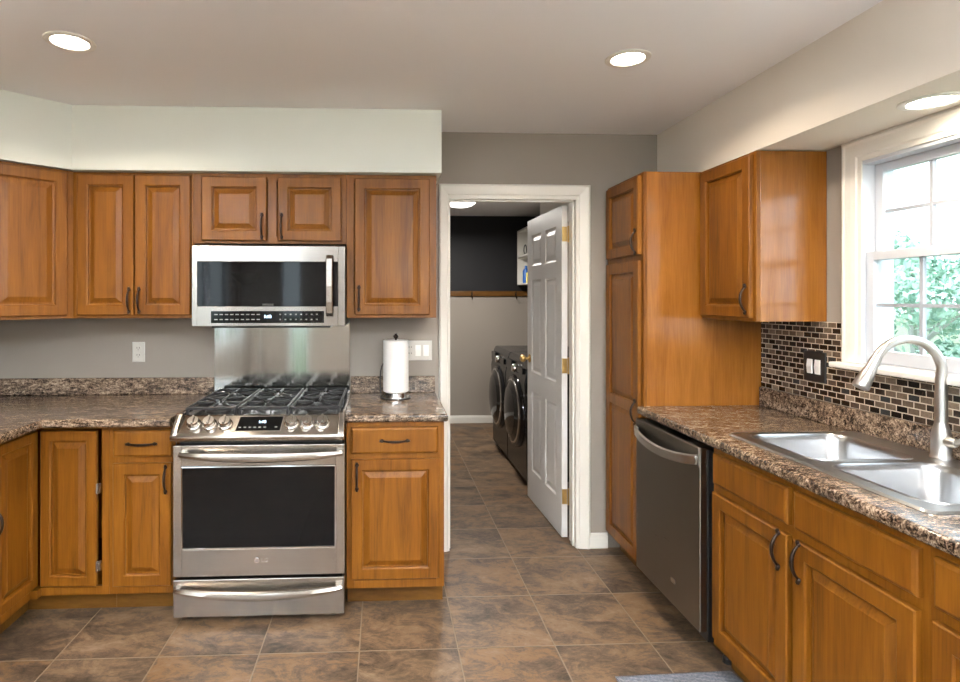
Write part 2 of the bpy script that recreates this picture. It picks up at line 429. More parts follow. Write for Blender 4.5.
c.box(.386, .394, 3.36, 3.395, 0, 2.05, .001); c.box(1.122, 1.132, 3.36, 3.395, 0, 2.05, .001); c.box(.39, 1.132, 3.36, 3.395, 2.038, 2.05, .001)
struct(c.build('trim_7', MTRIM), 'white door jamb of the laundry doorway')
def base_run(name, x0, x1, y0, y1, lab=None):
    m = MB(); m.box(x0, x1, y0, y1, 0, .075, .003)
    if (x1-x0) > (y1-y0): m.box(x0, x1, y0+.005, y1, .07, .09, .003)
    else: m.box(x0+.004, x1-.004, y0, y1, .07, .09, .003)
    return struct(m.build(name, MTRIM))
base_run('baseboard_back', 1.211, 1.32, YW-.014, YW-.0005)
base_run('baseboard_laundry_back', -.5, WX-.001, 6.704, 6.7195)
base_run('baseboard_laundry_right', WX-.014, WX-.0005, 3.46, 6.70)
base_run('baseboard_laundry_left', -.4995, -.486, 3.46, 6.70)
base_run('baseboard_right', WX-.014, WX-.0005, YF, .2)
base_run('baseboard_front', -1.2, -.02, YF+.0005, YF+.014)
base_run('baseboard_left', LX+.0005, LX+.014, YF+.01, .8)

# unseen patio door and side window, added behind the camera for daylight
pd = sempty('door_2', (0, YF, 0)); pd['label'] = 'white framed glass patio door added for daylight, with sidelight, behind the camera'
m = MB()
for x in (0, .84, 1.68, -1.56, -1.27): m.box(x, x+(.07 if x >= 0 else .03), -.12, -.02, .0, 2.08)
m.box(.07, 1.68, -.12, -.02, 2.0, 2.079); m.box(.07, 1.68, -.12, -.02, 0.001, .08)
m.build('door_frame', MTRIMW, pd)
m = MB(); m.box(.07, 1.68, -.075, -.070, .08, 2.0); m.box(-1.53, -1.27, -.075, -.070, .001, 2.079); m.build('glass_panel', MGL, pd)
w2 = sempty('window_2', (LX, 0, 0)); w2['label'] = 'unseen white framed window added for daylight in the left wall behind the camera'
m = MB()
for y in (-2.6, -1.63, -.66): m.box(-.11, -.03, y, y+.06, .8, 2.1)
m.box(-.11, -.03, -2.54, -.66, .8, .86); m.box(-.11, -.03, -2.54, -.66, 2.04, 2.1)
m.build('window_frame', MTRIMW, w2)
m = MB(); m.box(-.072, -.068, -2.54, -.66, .86, 2.04); m.build('window_glass', MGL, w2)

# laundry door
dr = sempty('door_1', (1.1255, 3.4625, 0), 90+1.7); dr['label'] = 'white six panel door standing open into the laundry room'
DWD, DH, DT = .745, 2.035, .036     # local x along the door, local y (thickness) 0..DT to the left
m = MB()
st = .105; mid = .09; pw = (DWD-2*st-mid)/2
rails = [(.01, .23), (.80, .94), (1.60, 1.70), (1.92, DH)]
m.box(.003, DWD-.003, .010, DT-.010, .012, DH-.002)
m.box(0, st, 0, DT, .01, DH, .0015); m.box(DWD-st, DWD, 0, DT, .01, DH, .0015); m.box(st+pw, st+pw+mid, .001, DT-.001, .012, DH-.002)
for a, b in rails: m.box(st-.001, DWD-st+.001, .0005, DT-.0005, max(a, .011), b-.0005)
m.build('door_slab', MDOOR, dr)
for (a, b) in zip(rails, rails[1:]):
    for xs in (st, st+pw+mid):
        q = MB()
        for side in (0, 1):
            steps = [(0, .001), (.010, .009), (.022, .009), (.045, .003)]
            x0, x1, z0, z1 = xs, xs+pw, a[1], b[0]
            t = bmesh.new(); L = []
            for i, d in steps:
                yy = d if side == 0 else DT-d
                L.append([t.verts.new((p, yy, r)) for p, r in ((x0+i, z0+i), (x1-i, z0+i), (x1-i, z1-i), (x0+i, z1-i))])
            for A, B in zip(L, L[1:]):
                for k in range(4): t.faces.new((A[k], A[(k+1) % 4], B[(k+1) % 4], B[k]))
            t.faces.new(L[-1]); bmesh.ops.recalc_face_normals(t, faces=t.faces[:]); q._merge(t)
        q.build('raised_panel', MDOOR, dr)
for z in (1.86, 1.056, .258):
    q = MB(); q.box(-.0025, .0, .004, DT-.002, z-.045, z+.045); q.box(-.010, -.0002, -.008, -.0005, z-.045, z+.045)
    q.lathe([(0, z-.05), (.006, z-.05), (.006, z+.05), (0, z+.05)], 12, TR((-.004, -.004, 0)))
    for k in (-.03, 0, .03): q.lathe([(0, -.0035), (.004, -.003), (.004, 0), (0, 0)], 10, TR((0, .018, z+k), 0, PI/2, 0))
    q.build('hinge', MBRS, dr)
for sgn, y0 in ((1, DT), (-1, 0)):
    q = MB(); q.lathe([(0, 0), (.030, 0), (.031, .004), (.024, .008), (.011, .012), (.010, .030), (.020, .036), (.027, .047), (.027, .058), (.020, .068), (0, .071)], 24, TR((DWD-.06, y0, 1.03), -sgn*PI/2, 0, 0))
    q.build('door_knob', MBRS, dr, smooth=True)

# ================================================================ CABINETS
def pull(parent, x, z, y, vertical=True, L=.118):
    m = MB(); n = 14; pts = []; rr = []
    for i in range(n+1):
        t = i/n; a = -L/2+L*t
        bow = .023*math.sin(PI*min(1, max(0, (t-.06)/.88)))**.65 if .06 < t < .94 else 0
        pts.append(Vector((0, -.003-bow, a))); rr.append(.0036+.0022*abs(math.sin(PI*t)))
    m.tube(pts, rr, 10)
    for sgn in (-1, 1):
        m.lathe([(0, 0), (.0075, .001), (.009, .004), (.006, .008), (0, .009)], 14, TR((0, 0, sgn*L*.47), PI/2, 0, 0))
        m.lathe([(0, -.008), (.005, -.006), (.0065, 0), (.005, .006), (0, .008)], 12, TR((0, -.006, sgn*L*.52)))
    o = m.build('handle', MBRZ, parent, smooth=True)
    o.location = (x, y, z)
    if not vertical: o.rotation_euler = (0, PI/2, 0)
    return o
DTK = .020
def raised(mb, x0, x1, z0, z1, stile=.056, y=-DTK-.001, th=DTK):
    mb.rects(x0, x1, z0, z1, [(0, th), (0, .004), (.004, 0), (stile-.007, 0), (stile-.005, .002), (stile-.001, .004), (stile, .015), (stile+.006, .0155), (stile+.028, .004), (stile+.031, .002)], y)
def door(parent, x0, x1, z0, z1, handle=None, hl=.118, split=None):
    m = MB()
    if split is None: raised(m, x0, x1, z0, z1)
    else:
        yf, yb, st = -DTK-.001, -.001, .056
        m.box(x0, x0+st, yf, yb, z0, z1, .003); m.box(x1-st, x1, yf, yb, z0, z1, .003)
        for a, b_ in ((z0, z0+st), (split-st/2, split+st/2), (z1-st, z1)): m.box(x0+st-.002, x1-st+.002, yf+.0002, yb-.0002, a+.0005, b_-.0005, .002)
        for a, b_ in ((z0+st, split-st/2), (split+st/2, z1-st)):
            m.rects(x0+st-.001, x1-st+.001, a-.001, b_+.001, [(0, .019), (0, .012), (.007, .013), (.030, .004), (.031, .002)], yf)
    o = m.build('door', MW, parent)
    if handle: pull(o, handle[0], handle[1], -DTK-.001, True, hl)
    return o
def drawer(parent, x0, x1, z0, z1, handle=True, name='drawer_front'):
    m = MB()
    m.rects(x0, x1, z0, z1, [(0, DTK), (0, .008), (.003, .004), (.011, 0), (.02, 0)], -DTK-.001)
    o = m.build(name, MW, parent)
    if handle: pull(o, (x0+x1)/2, (z0+z1)/2, -DTK-.001, False, .125)
    return o
def carcass(parent, W_, D, z0, z1, toe=True, side_mat=None, stiles=(), rails=(), top=True):
    """local: x 0..W, y 0 (face frame front) .. D; face frame and box"""
    m = MB(); t = .016
    m.box(0, t, .019, D, z0, z1, .001); m.box(W_-t, W_, .019, D, z0, z1, .001)
    m.box(t, W_-t, D-.008, D, z0, z1); m.box(t, W_-t, .02, D-.008, z0, z0+t)
    if top: m.box(t, W_-t, .02, D-.008, z1-t, z1)
    m.build('cabinet_box', side_mat or MWS, parent)
    f = MB(); s_ = .038
    f.box(0, s_, 0, .019, z0, z1, .001); f.box(W_-s_, W_, 0, .019, z0, z1, .001)
    f.box(s_, W_-s_, 0, .019, z0, z0+s_, .001); f.box(s_, W_-s_, 0, .019, z1-s_, z1, .001)
    for x in stiles: f.box(x-.022, x+.022, 0, .019, z0+s_, z1-s_, .001)
    for z in rails: f.box(s_, W_-s_, .0002, .0188, z-.019, z+.019, .001)
    f.build('face_frame', MW, parent)
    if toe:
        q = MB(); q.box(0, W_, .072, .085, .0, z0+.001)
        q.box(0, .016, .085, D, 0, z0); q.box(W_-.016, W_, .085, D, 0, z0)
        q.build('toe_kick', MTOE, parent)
YB = 2.722      # base face-frame plane on the stove wall
YU = 2.995      # upper face-frame plane
# --- uppers on the stove wall
u = thing('wall_cabinet', 'honey wood wall cabinet set diagonally in the left corner, one wide door', 'cabinet', (-1.853, 2.718, 0), 45, 'wall cabinets on the stove wall')
Wd = .392
m = MB(); zt, zb = 2.110, 1.367
c45 = math.cos(PI/4)
def w2l(X, Y): dx, dy = X+1.853, Y-2.718; return (dx*c45+dy*c45, -dx*c45+dy*c45)
m.prism([w2l(-1.853, 2.718+.004), w2l(-1.579, 2.992), w2l(-1.579, 3.327), w2l(-2.177, 3.327), w2l(-2.177, 2.722)], zb, zt)
m.build('cabinet_box', MWS, u)
f = MB(); s_ = .036
f.box(0, s_, -.018, .0, zb, zt, .001); f.box(Wd-s_, Wd, -.018, .0, zb, zt, .001); f.box(s_, Wd-s_, -.018, 0, zb, zb+s_, .001); f.box(s_, Wd-s_, -.018, 0, zt-s_, zt, .001)
f.build('face_frame', MW, u)
m = MB(); m.rects(.016, Wd-.032, 1.383, 2.096, [(0, DTK), (0, .004), (.004, 0), (.050, 0), (.054, .003), (.056, .009), (.065, .010), (.090, .0035), (.094, .003)], -.018-DTK-.001)
dd = m.build('door', MW, u); pull(dd, .042, 1.47, -.018-DTK-.001)

u = thing('wall_cabinet', 'two-door honey wood wall cabinet between the corner and the microwave', 'cabinet', (-1.574, YU, 0), 0, 'wall cabinets on the stove wall')
carcass(u, .604, YW-YU-.002, zb, zt, False)
door(u, .030, .310, 1.383, 2.094, (.290, 1.458)); door(u, .317, .594, 1.383, 2.094, (.340, 1.458))
u = thing('wall_cabinet', 'short two-door honey wood cabinet directly above the microwave', 'cabinet', (-.969, YU, 0), 0, 'wall cabinets on the stove wall')
carcass(u, .780, YW-YU-.002, 1.750, zt, False, stiles=(.399,))
door(u, .045, .373, 1.764, 2.090, (.350, 1.838)); door(u, .430, .754, 1.764, 2.090, (.450, 1.838))
u = thing('wall_cabinet', 'single-door honey wood wall cabinet above the paper towels', 'cabinet', (-.188, YU, 0), 0, 'wall cabinets on the stove wall')
carcass(u, .466, YW-YU-.002, zb, zt, False)
door(u, .042, .430, 1.383, 2.088, (.064, 1.468))

# --- base cabinets on the stove wall and left run
b = thing('base_cabinet', 'narrow honey wood base cabinet left of the range, drawer over door', 'cabinet', (-1.263, YB, 0), 0, 'base cabinets on the stove wall')
carcass(b, .300, YW-YB-.002, .10, .886, True, rails=(.722,), top=False)
drawer(b, .022, .285, .738, .860); door(b, .022, .285, .142, .708, (.262, .635))
b = thing('base_cabinet', 'honey wood base cabinet right of the range, drawer over door', 'cabinet', (-.172, YB, 0), 0, 'base cabinets on the stove wall')
carcass(b, .462, YW-YB-.002, .10, .886, True, rails=(.722,), top=False)
drawer(b, .022, .432, .738, .862); door(b, .022, .438, .148, .712, (.050, .632))
# corner unit: two faces meeting at an inner corner
b = thing('corner_base_cabinet', 'L-shaped corner base cabinet with two folding doors, one left ajar', 'cabinet', (-1.600, YB, 0), 0)
m = MB(); t_ = .016
X0, X1, Y0, Y1 = LX+.003+1.600, .336, 2.405-YB, YW-.003-YB
m.box(X0, X0+.01, Y0, Y1, .10, .886); m.box(X0, X1, Y1-.01, Y1, .10, .886); m.box(X1-t_, X1, .0195, Y1, .10, .886)
m.box(X0, -.0195, Y0, Y0+t_, .10, .886); m.prism([(X0, Y0), (0-.02, Y0), (-.02, .02), (X1, .02), (X1, Y1), (X0, Y1)], .10, .118)
m.build('cabinet_box', MWS, b)
f = MB()
f.box(.030, X1, 0, .019, .10, .138, .001); f.box(.030, X1, 0, .019, .865, .886, .001); f.box(X1-.034, X1, 0, .019, .1385, .8645, .001)
f.box(-.019, 0, Y0, -.031, .10, .138, .001); f.box(-.019, 0, Y0, -.03, .865, .886, .001); f.box(-.019, 0, Y0, Y0+.03, .1385, .8645, .001)
f.box(-.019, .0295, -.0305, .0185, .10, .1375, .001)
f.build('face_frame', MW, b)
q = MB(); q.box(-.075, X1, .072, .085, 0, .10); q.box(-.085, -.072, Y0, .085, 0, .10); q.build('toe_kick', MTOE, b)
m = MB(); raised(m, 0, .256, .150, .862, .05, 0)
d = m.build('door', MW, b); d.location = (.034, -.021, 0); d.rotation_euler = (0, 0, 0)
d.rotation_euler = (0, 0, math.radians(-2.2))
for z in (.245, .60):
    h_ = MB(); h_.box(.258, .276, -.002, .012, z-.022, z+.022, .001); h_.tube([(.262, -.004, z-.024), (.262, -.004, z+.024)], .004, 8); h_.build('hinge', MKNOB, d)
m = MB(); raised(m, 0, .296, .150, .862, .05, 0)
d = m.build('door', MW, b); d.location = (.021, -.018-.285, 0); d.rotation_euler = (0, 0, PI/2)
pull(d, .006, .545, 0, True)
# left run base cabinet (beyond frame edge)
b = thing('base_cabinet', 'honey wood base cabinet of the left run at the photo edge', 'cabinet', (-1.600, 1.60, 0), 90)
carcass(b, .803, .577, .10, .886, True, rails=(.722,), top=False)
drawer(b, .02, .39, .738, .862); drawer(b, .41, .785, .738, .862); door(b, .02, .39, .148, .712, (.365, .632)); door(b, .41, .785, .148, .712, (.435, .632))

# --- right run
PXF = 1.312
p = thing('pantry_cabinet', 'tall honey wood pantry cabinet standing beside the laundry doorway', 'cabinet', (PXF, 3.300, 0), -90)
carcass(p, .460, WX-PXF-.002, .10, 2.108, True, rails=(1.675,))
door(p, .022, .440, 1.692, 2.092, (.414, 1.758)); door(p, .022, .440, .125, 1.660, (.414, .885), split=.905)
UX = 1.612
u = thing('wall_cabinet', 'single-door honey wood wall cabinet between the pantry and the window', 'cabinet', (UX, 2.838, 0), -90)
carcass(u, .425, WX-UX-.002, 1.367, 2.108, False)
door(u, .018, .408, 1.383, 2.094, (.384, 1.465))
BX = 1.311
b = thing('sink_cabinet', 'wide honey wood sink base with two doors under blank panels', 'cabinet', (BX, 2.222, 0), -90)
carcass(b, .905, WX-BX-.002, .10, .886, True, rails=(.725,), stiles=(.4525,), top=False)
drawer(b, .020, .438, .742, .862, False, 'false_front'); drawer(b, .467, .886, .742, .862, False, 'false_front')
door(b, .020, .438, .138, .710, (.405, .650)); door(b, .467, .884, .138, .710, (.497, .650))
b = thing('base_cabinet', 'honey wood base cabinet right of the sink doors, cut by the photo edge', 'cabinet', (BX, 1.316, 0), -90)
carcass(b, .456, WX-BX-.002, .10, .886, True, rails=(.725,), top=False)
drawer(b, .020, .436, .742, .862); door(b, .020, .436, .138, .710, (.405, .650))

# --- countertops
def slab(name, xs, ys, keep, z0, z1, front, r=.012, parent=None, mat=MC):
    t = bmesh.new(); V = {}
    def v(i, j, k):
        if (i, j, k) not in V: V[i, j, k] = t.verts.new((xs[i], ys[j], (z0, z1)[k]))
        return V[i, j, k]
    nx, ny = len(xs)-1, len(ys)-1
    K = lambda i, j: 0 <= i < nx and 0 <= j < ny and keep(i, j)
    for i in range(nx):
        for j in range(ny):
            if not K(i, j): continue
            for k in (0, 1): t.faces.new((v(i, j, k), v(i+1, j, k), v(i+1, j+1, k), v(i, j+1, k)))
            if not K(i-1, j): t.faces.new((v(i, j, 0), v(i, j+1, 0), v(i, j+1, 1), v(i, j, 1)))
            if not K(i+1, j): t.faces.new((v(i+1, j, 0), v(i+1, j+1, 0), v(i+1, j+1, 1), v(i+1, j, 1)))
            if not K(i, j-1): t.faces.new((v(i, j, 0), v(i+1, j, 0), v(i+1, j, 1), v(i, j, 1)))
            if not K(i, j+1): t.faces.new((v(i, j+1, 0), v(i+1, j+1, 0), v(i+1, j+1, 1), v(i, j+1, 1)))
    bmesh.ops.recalc_face_normals(t, faces=t.faces[:])
    ed = [e for e in t.edges if abs(e.verts[0].co.z-e.verts[1].co.z) < 1e-6 and len(e.link_faces) == 2 and abs(e.calc_face_angle(0)) > 1 and front((e.verts[0].co+e.verts[1].co)/2)]
    bmesh.ops.bevel(t, geom=ed, offset=r, segments=5, affect='EDGES', profile=.5)
    m = MB(); m._merge(t); o = m.build(name, mat, parent, smooth=True); return o
ZC0, ZC = .887, .925
ct = thing('countertop', 'L-shaped speckled brown laminate countertop left of the range', 'countertop', (0, 0, 0), 0, 'speckled laminate countertops')
slab('worktop', [LX+.002, -1.517, -.962], [1.58, 2.640, YW-.002], lambda i, j: i == 0 or j == 1, ZC0, ZC, lambda c: (abs(c.y-2.640) < .002 and c.x > -1.52) or (abs(c.x+1.517) < .002 and c.y < 2.65), parent=ct)
m = MB(); m.box(LX+.003, -.958, YW-.022, YW-.002, ZC+.0005, 1.020, .004); m.box(LX+.003, LX+.022, 1.58, YW-.0225, ZC+.0005, 1.020, .004); m.build('backsplash', MC, ct)
# small front offset strip so the stove-side edge lines up with the photograph
ct2 = thing('countertop', 'short speckled brown laminate countertop right of the range', 'countertop', (0, 0, 0), 0, 'speckled laminate countertops')
slab('worktop', [-.186, .306], [2.692, YW-.002], lambda i, j: True, ZC0, ZC, lambda c: c.y < 2.697 or c.x > .30, parent=ct2)
m = MB(); m.box(-.184, .300, YW-.022, YW-.002, ZC+.0005, 1.020, .004); m.build('backsplash', MC, ct2)
ct3 = thing('countertop', 'long speckled brown laminate countertop holding the sink', 'countertop', (0, 0, 0), 0, 'speckled laminate countertops')
slab('worktop', [1.278, 1.41, 1.875, WX-.002], [.84, 1.42, 2.205, 2.837], lambda i, j: not (i == 1 and j == 1), ZC0, ZC, lambda c: c.x < 1.28 or c.y < .85, parent=ct3)
m = MB(); m.box(WX-.022, WX-.002, .84, 2.836, ZC+.0005, 1.020, .004); m.build('backsplash', MC, ct3)

m = MB(); m.box(WX-.009, WX-.0006, wy1+.0785, 2.837, 1.021, 1.3665); m.box(WX-.009, WX-.0006, 1.28, wy1+.0785, 1.021, 1.179); m.box(WX-.009, WX-.0006, .84, 1.28, 1.021, 1.3665)
tag(m.build('mosaic_backsplash', MM), 'dark brown and tan brick mosaic tile backsplash under the window', 'backsplash')

# ================================================================ RANGE
RX = -.5575
r = thing('range', 'stainless steel gas range with oven between the counters', 'oven', (RX, 2.625, 0))
m = MB(); m.box(-.368, .368, .05, .66, .035, .90, .002); m.build('range_body', MBP, r)
m = MB(); m.box(-.368, .368, .062, .664, .900, .922, .004)
m.box(-.383, -.366, .03, .68, .9255, .934, .003); m.box(.366, .381, .03, .68, .9255, .934, .003); m.box(-.367, .367, .655, .680, .922, .936, .004)
m.build('cooktop_frame', MS, r)
m = MB(); m.box(-.366, .366, .064, .654, .9225, .9275, .002); m.build('cooktop', MENA, r)
# control panel
prof = [(-.030, .830), (-.042, .838), (-.046, .850), (-.044, .860), (-.034, .870), (.050, .930), (.066, .934), (.066, .826), (-.014, .826)]
m = MB(); m.prism(prof, -.383, .383, 'x', .0035, 2)
for sx in (-1, 1):
    a = sx*.383; bq = sx*.352
    m.prism([(-.040, .845), (.06, .922), (.062, .946), (.040, .944), (-.030, .882), (-.042, .862)], min(a, bq), max(a, bq), 'x', .006, 3)
cp = m.build('control_panel', MS, r, smooth=True)
sl = math.atan2(.062, .084)     # slope of the panel face
def onpanel(x, t, off=0):       # t 0..1 from the front lip to the top
    y = -.034+.084*t; z = .868+.062*t
    return Vector((x, y-math.sin(sl)*off, z+math.cos(sl)*off))
for x in (-.2935, -.2245, -.1545, .1435, .2135, .283):
    k = MB(); M_ = TR(onpanel(x, .50, 0), sl, 0, 0)
    k.lathe([(0, 0), (.033, 0), (.034, .004), (.032, .007), (.027, .009), (.0265, .026), (.024, .031), (.0, .032)], 28, M_)
    t = bmesh.new(); bmesh.ops.create_cube(t, size=1)
    for v in t.verts: v.co = Vector((v.co.x*.010, v.co.y*.046, .036+v.co.z*.010))
    bmesh.ops.bevel(t, geom=t.edges[:], offset=.002, segments=2, affect='EDGES'); k._merge(t, M_)
    k.build('knob', MKNOB, r, smooth=True)
def pbox(mb, x0, x1, t0, t1, h):
    A = [onpanel(x0-.006*0, t0, 0), onpanel(x1, t0, 0), onpanel(x1+.006, t1, 0), onpanel(x0+.008, t1, 0)]
    B = [onpanel(x0, t0, h), onpanel(x1, t0, h), onpanel(x1+.006, t1, h), onpanel(x0+.008, t1, h)]
    t = bmesh.new(); a = [t.verts.new(p) for p in A]; b_ = [t.verts.new(p) for p in B]
    t.faces.new(a); t.faces.new(b_)
    for k in range(4): t.faces.new((a[k], a[(k+1) % 4], b_[(k+1) % 4], b_[k]))
    bmesh.ops.recalc_face_normals(t, faces=t.faces[:]); mb._merge(t)
m = MB(); pbox(m, -.106, .100, .08, .95, .0018); bz = m.build('display_bezel', MKNOB, r)
m = MB(); pbox(m, -.101, .095, .13, .90, .003); ds = m.build('display', MBLK, r)
MT = TR(onpanel(.010, .60, .0032), sl, 0, 0)
text_mesh('clock_digits', '1:10', .020, MDISP, ds, MT)
m = MB()
for k, x in enumerate((-.085, -.062, -.040, -.018, .004, .026, .076)):
    t = bmesh.new(); bmesh.ops.create_cube(t, size=1)
    for v in t.verts: v.co = Vector((v.co.x*.012, v.co.y*.006, v.co.z*.0006))
    m._merge(t, TR(onpanel(x, .30, .0034), sl, 0, 0))
m.build('button_marks', MMARK, ds)
# burners and grates
for (x, y, R_) in ((-.235, .20, .05), (-.235, .50, .038), (0, .35, .045), (.235, .20, .045), (.235, .50, .038)):
    m = MB(); m.lathe([(0, 0), (R_*1.25, 0), (R_*1.2, .006), (R_, .010), (R_, .018), (R_*.85, .020), (R_*.82, .026), (R_*.6, .029), (0, .030)], 28, TR((x, y, .9275)))
    m.build('burner', MIRON if R_ < .05 else newmat('burner_cap', (.03, .03, .03), .3), r, smooth=True)
def bar(mb, a, b_, w=.010, h=.014):
    a, b_ = Vector(a), Vector(b_); d = (b_-a); L = d.length; ang = math.atan2(d.y, d.x)
    t = bmesh.new(); bmesh.ops.create_cube(t, size=1)
    for v in t.verts: v.co = Vector((v.co.x*L, v.co.y*w, v.co.z*h))
    bmesh.ops.bevel(t, geom=t.edges[:], offset=.0025, segments=1, affect='EDGES')
    mb._merge(t, Matrix.Translation((a+b_)/2) @ Matrix.Rotation(ang, 4, 'Z'))
for gx0, gx1 in ((-.358, -.122), (-.118, .118), (.122, .358)):
    m = MB(); z = .957; ga, gb = .085, .635; cx_ = (gx0+gx1)/2
    for x in (gx0+.008, gx1-.008): bar(m, (x, ga, z), (x, gb, z))
    for y in (ga+.005, (ga+gb)/2, gb-.005): bar(m, (gx0+.008, y, z), (gx1-.008, y, z))
    for y in ((ga*3+gb)/4, (ga+gb*3)/4):
        bar(m, (gx0+.008, y, z+.002), (cx_-.028, y, z+.002)); bar(m, (cx_+.028, y, z+.002), (gx1-.008, y, z+.002))
        for dx in (-1, 1):
            for dy in (-1, 1):
                bar(m, (cx_+dx*.022, y+dy*.026, z+.002), (cx_+dx*.085, y+dy*.12, z+.002), .008, .012)
        bar(m, (cx_, y+.03, z+.002), (cx_, y+.13, z+.002), .008); bar(m, (cx_, y-.03, z+.002), (cx_, y-.13, z+.002), .008)
    for x in (gx0+.008, gx1-.008):
        for y in (ga+.01, (ga+gb)/2, gb-.01): m.box(x-.006, x+.006, y-.006, y+.006, .9278, z)
    m.build('grate', MIRON, r)
# oven door
m = MB(); 
zt_, zb_ = .806, .217
wx0, wx1, wz0_, wz1_ = -.347, .344, .338, .713
m.box(-.3835, wx0, .0, .045, zb_, zt_, .002); m.box(wx1, .3835, .0, .045, zb_, zt_, .002)
m.box(wx0, wx1, .0, .045, zb_, wz0_, .0012); m.box(wx0, wx1, .0, .045, wz1_, zt_, .0012); m.box(wx0, wx1, .02, .044, wz0_, wz1_)
od = m.build('oven_door', MS, r)
m = MB(); m.rects(wx0+.001, wx1-.001, wz0_+.001, wz1_-.001, [(0, .012), (0, -.002), (.004, -.003), (.006, 0), (.006, .012)]); m.build('window_frame', MCHR, od)
m = MB(); m.box(wx0+.0065, wx1-.0065, .002, .012, wz0_+.0065, wz1_-.0065); m.build('oven_window', MBLK, od)
def bow_handle(parent, x0, x1, z, drop, y=-.046, name='handle', h=.019):
    m = MB(); n = 24; t = bmesh.new(); L = []
    for i in range(n+1):
        u = i/n; x = x0+(x1-x0)*u; k = 4*u*(1-u)
        zz = z-drop*k; yy = y*(.45+.55*k**.6)
        hh = h*(.45+.55*k**.6)
        L.append([t.verts.new((x, yy+a*.010, zz+b_*hh)) for a, b_ in ((-.6, .8), (.2, 1), (1, .7), (1, -.7), (.2, -1), (-.8, -.7), (-1.2, 0))])
    for a, b_ in zip(L, L[1:]):
        for k in range(7): t.faces.new((a[k], a[(k+1) % 7], b_[(k+1) % 7], b_[k]))
    t.faces.new(L[0]); t.faces.new(L[-1]); bmesh.ops.recalc_face_normals(t, faces=t.faces[:]); m._merge(t)
    for x in (x0, x1-.028): m.box(x, x+.028, y*.45-.004, .001, z-h*.7, z+h*.6, .004)
    return m.build(name, MS if parent != 'dw' else MDW, parent, smooth=True)
bow_handle(od, -.350, .375, .772, .012, h=.022)
# emblem: small disc with letters
m = MB(); m.lathe([(0, 0), (.0125, 0), (.0135, .001), (.0125, .002), (0, .002)], 28, TR((-.012, 0, .285), PI/2, 0, 0)); lg = m.build('emblem', MCHR, od)
text_mesh('emblem_letters', 'LG', .013, MBP, lg, TR((-.012, -.0023, .285), PI/2, 0, 0), .0003)
text_mesh('brand_letters', 'LG', .027, MCHR, od, TR((.024, -.0008, .285), PI/2, 0, 0), .0005)
# drawer
m = MB(); m.box(-.3835, .3835, .0, .045, .034, .203, .003); dw_ = m.build('drawer', MS, r)
bow_handle(dw_, -.372, .372, .166, .022, h=.021)
for x in (-.33, .33):
    for y in (.08, .60): q = MB(); q.lathe([(0, 0), (.022, 0), (.022, .012), (.014, .016), (.014, .036), (0, .036)], 16, TR((x, y, 0))); q.build('foot', MBP, r)
# wall sheet
m = MB(); m.box(-.953, -.190, YW-.0045, YW-.0008, .9, 1.345); sp = m.build('steel_splash_panel', MSV)
sp.location = (0, -.0185, 0); tag(sp, 'smooth stainless steel splash panel on the wall behind the range', 'backsplash panel')

# ================================================================ MICROWAVE
mw = thing('microwave', 'stainless over-the-range microwave with black glass door', 'microwave', (-.569, 2.90, 0))
m = MB(); m.box(-.376, .376, .020, .425, 1.328, 1.735, .003); m.box(-.30, .30, .06, .36, 1.318, 1.329, .002); m.build('microwave_body', MBP, mw)
m = MB(); z0, z1 = 1.330, 1.729
gx0, gx1, gz0, gz1 = -.353, .343, 1.427, 1.652
m.box(-.379, gx0, 0, .022, z0, z1, .002); m.box(gx1, .379, 0, .022, z0, z1, .002); m.box(gx0, gx1, 0, .022, z0, gz0, .001); m.box(gx0, gx1, 0, .022, gz1, z1, .001)
fr_ = m.build('door_frame', MSM, mw)
m = MB(); m.box(gx0+.0005, gx1-.0005, .002, .018, gz0+.0005, gz1-.0005); m.build('door_glass', MBLK, mw)
m = MB(); m.box(-.285, .274, -.0015, .004, 1.345, 1.405, .001); ctl = m.build('control_strip', MBLK, mw)
text_mesh('clock_digits', '1:10', .021, MDISP, ctl, TR((-.006, -.0022, 1.377), PI/2, 0, 0), .0003)
m = MB()
for k in range(9):
    for z in (1.388, 1.363): m.box(-.268+k*.026, -.252+k*.026, -.0021, -.001, z-.0025, z+.0025)
for k in range(8):
    for z in (1.388, 1.363): m.box(.052+k*.026, .060+k*.026, -.0021, -.001, z-.003, z+.003)
m.build('button_marks', MMARK, ctl)
text_mesh('brand_letters', 'SAMSUNG', .0125, MMARK, mw, TR((-.004, .0015, 1.4365), PI/2, 0, 0), .0004)
m = MB()
pts = [(.303, -.010, 1.378), (.303, -.038, 1.395), (.303, -.046, 1.45), (.303, -.049, 1.53), (.303, -.046, 1.61), (.303, -.038, 1.665), (.303, -.010, 1.685)]
t = bmesh.new(); L = []
for p_ in pts: L.append([t.verts.new((p_[0]+a, p_[1]+b_, p_[2])) for a, b_ in ((-.017, .004), (-.013, -.004), (.013, -.004), (.017, .004), (.012, .008), (-.012, .008))])
for a, b_ in zip(L, L[1:]):
    for k in range(6): t.faces.new((a[k], a[(k+1) % 6], b_[(k+1) % 6], b_[k]))
t.faces.new(L[0]); t.faces.new(L[-1]); bmesh.ops.recalc_face_normals(t, faces=t.faces[:]); m._merge(t)
m.box(.291, .315, -.010, .001, 1.375, 1.395, .001); m.box(.291, .315, -.010, .001, 1.668, 1.688, .001)
m.build('handle', MS, mw)

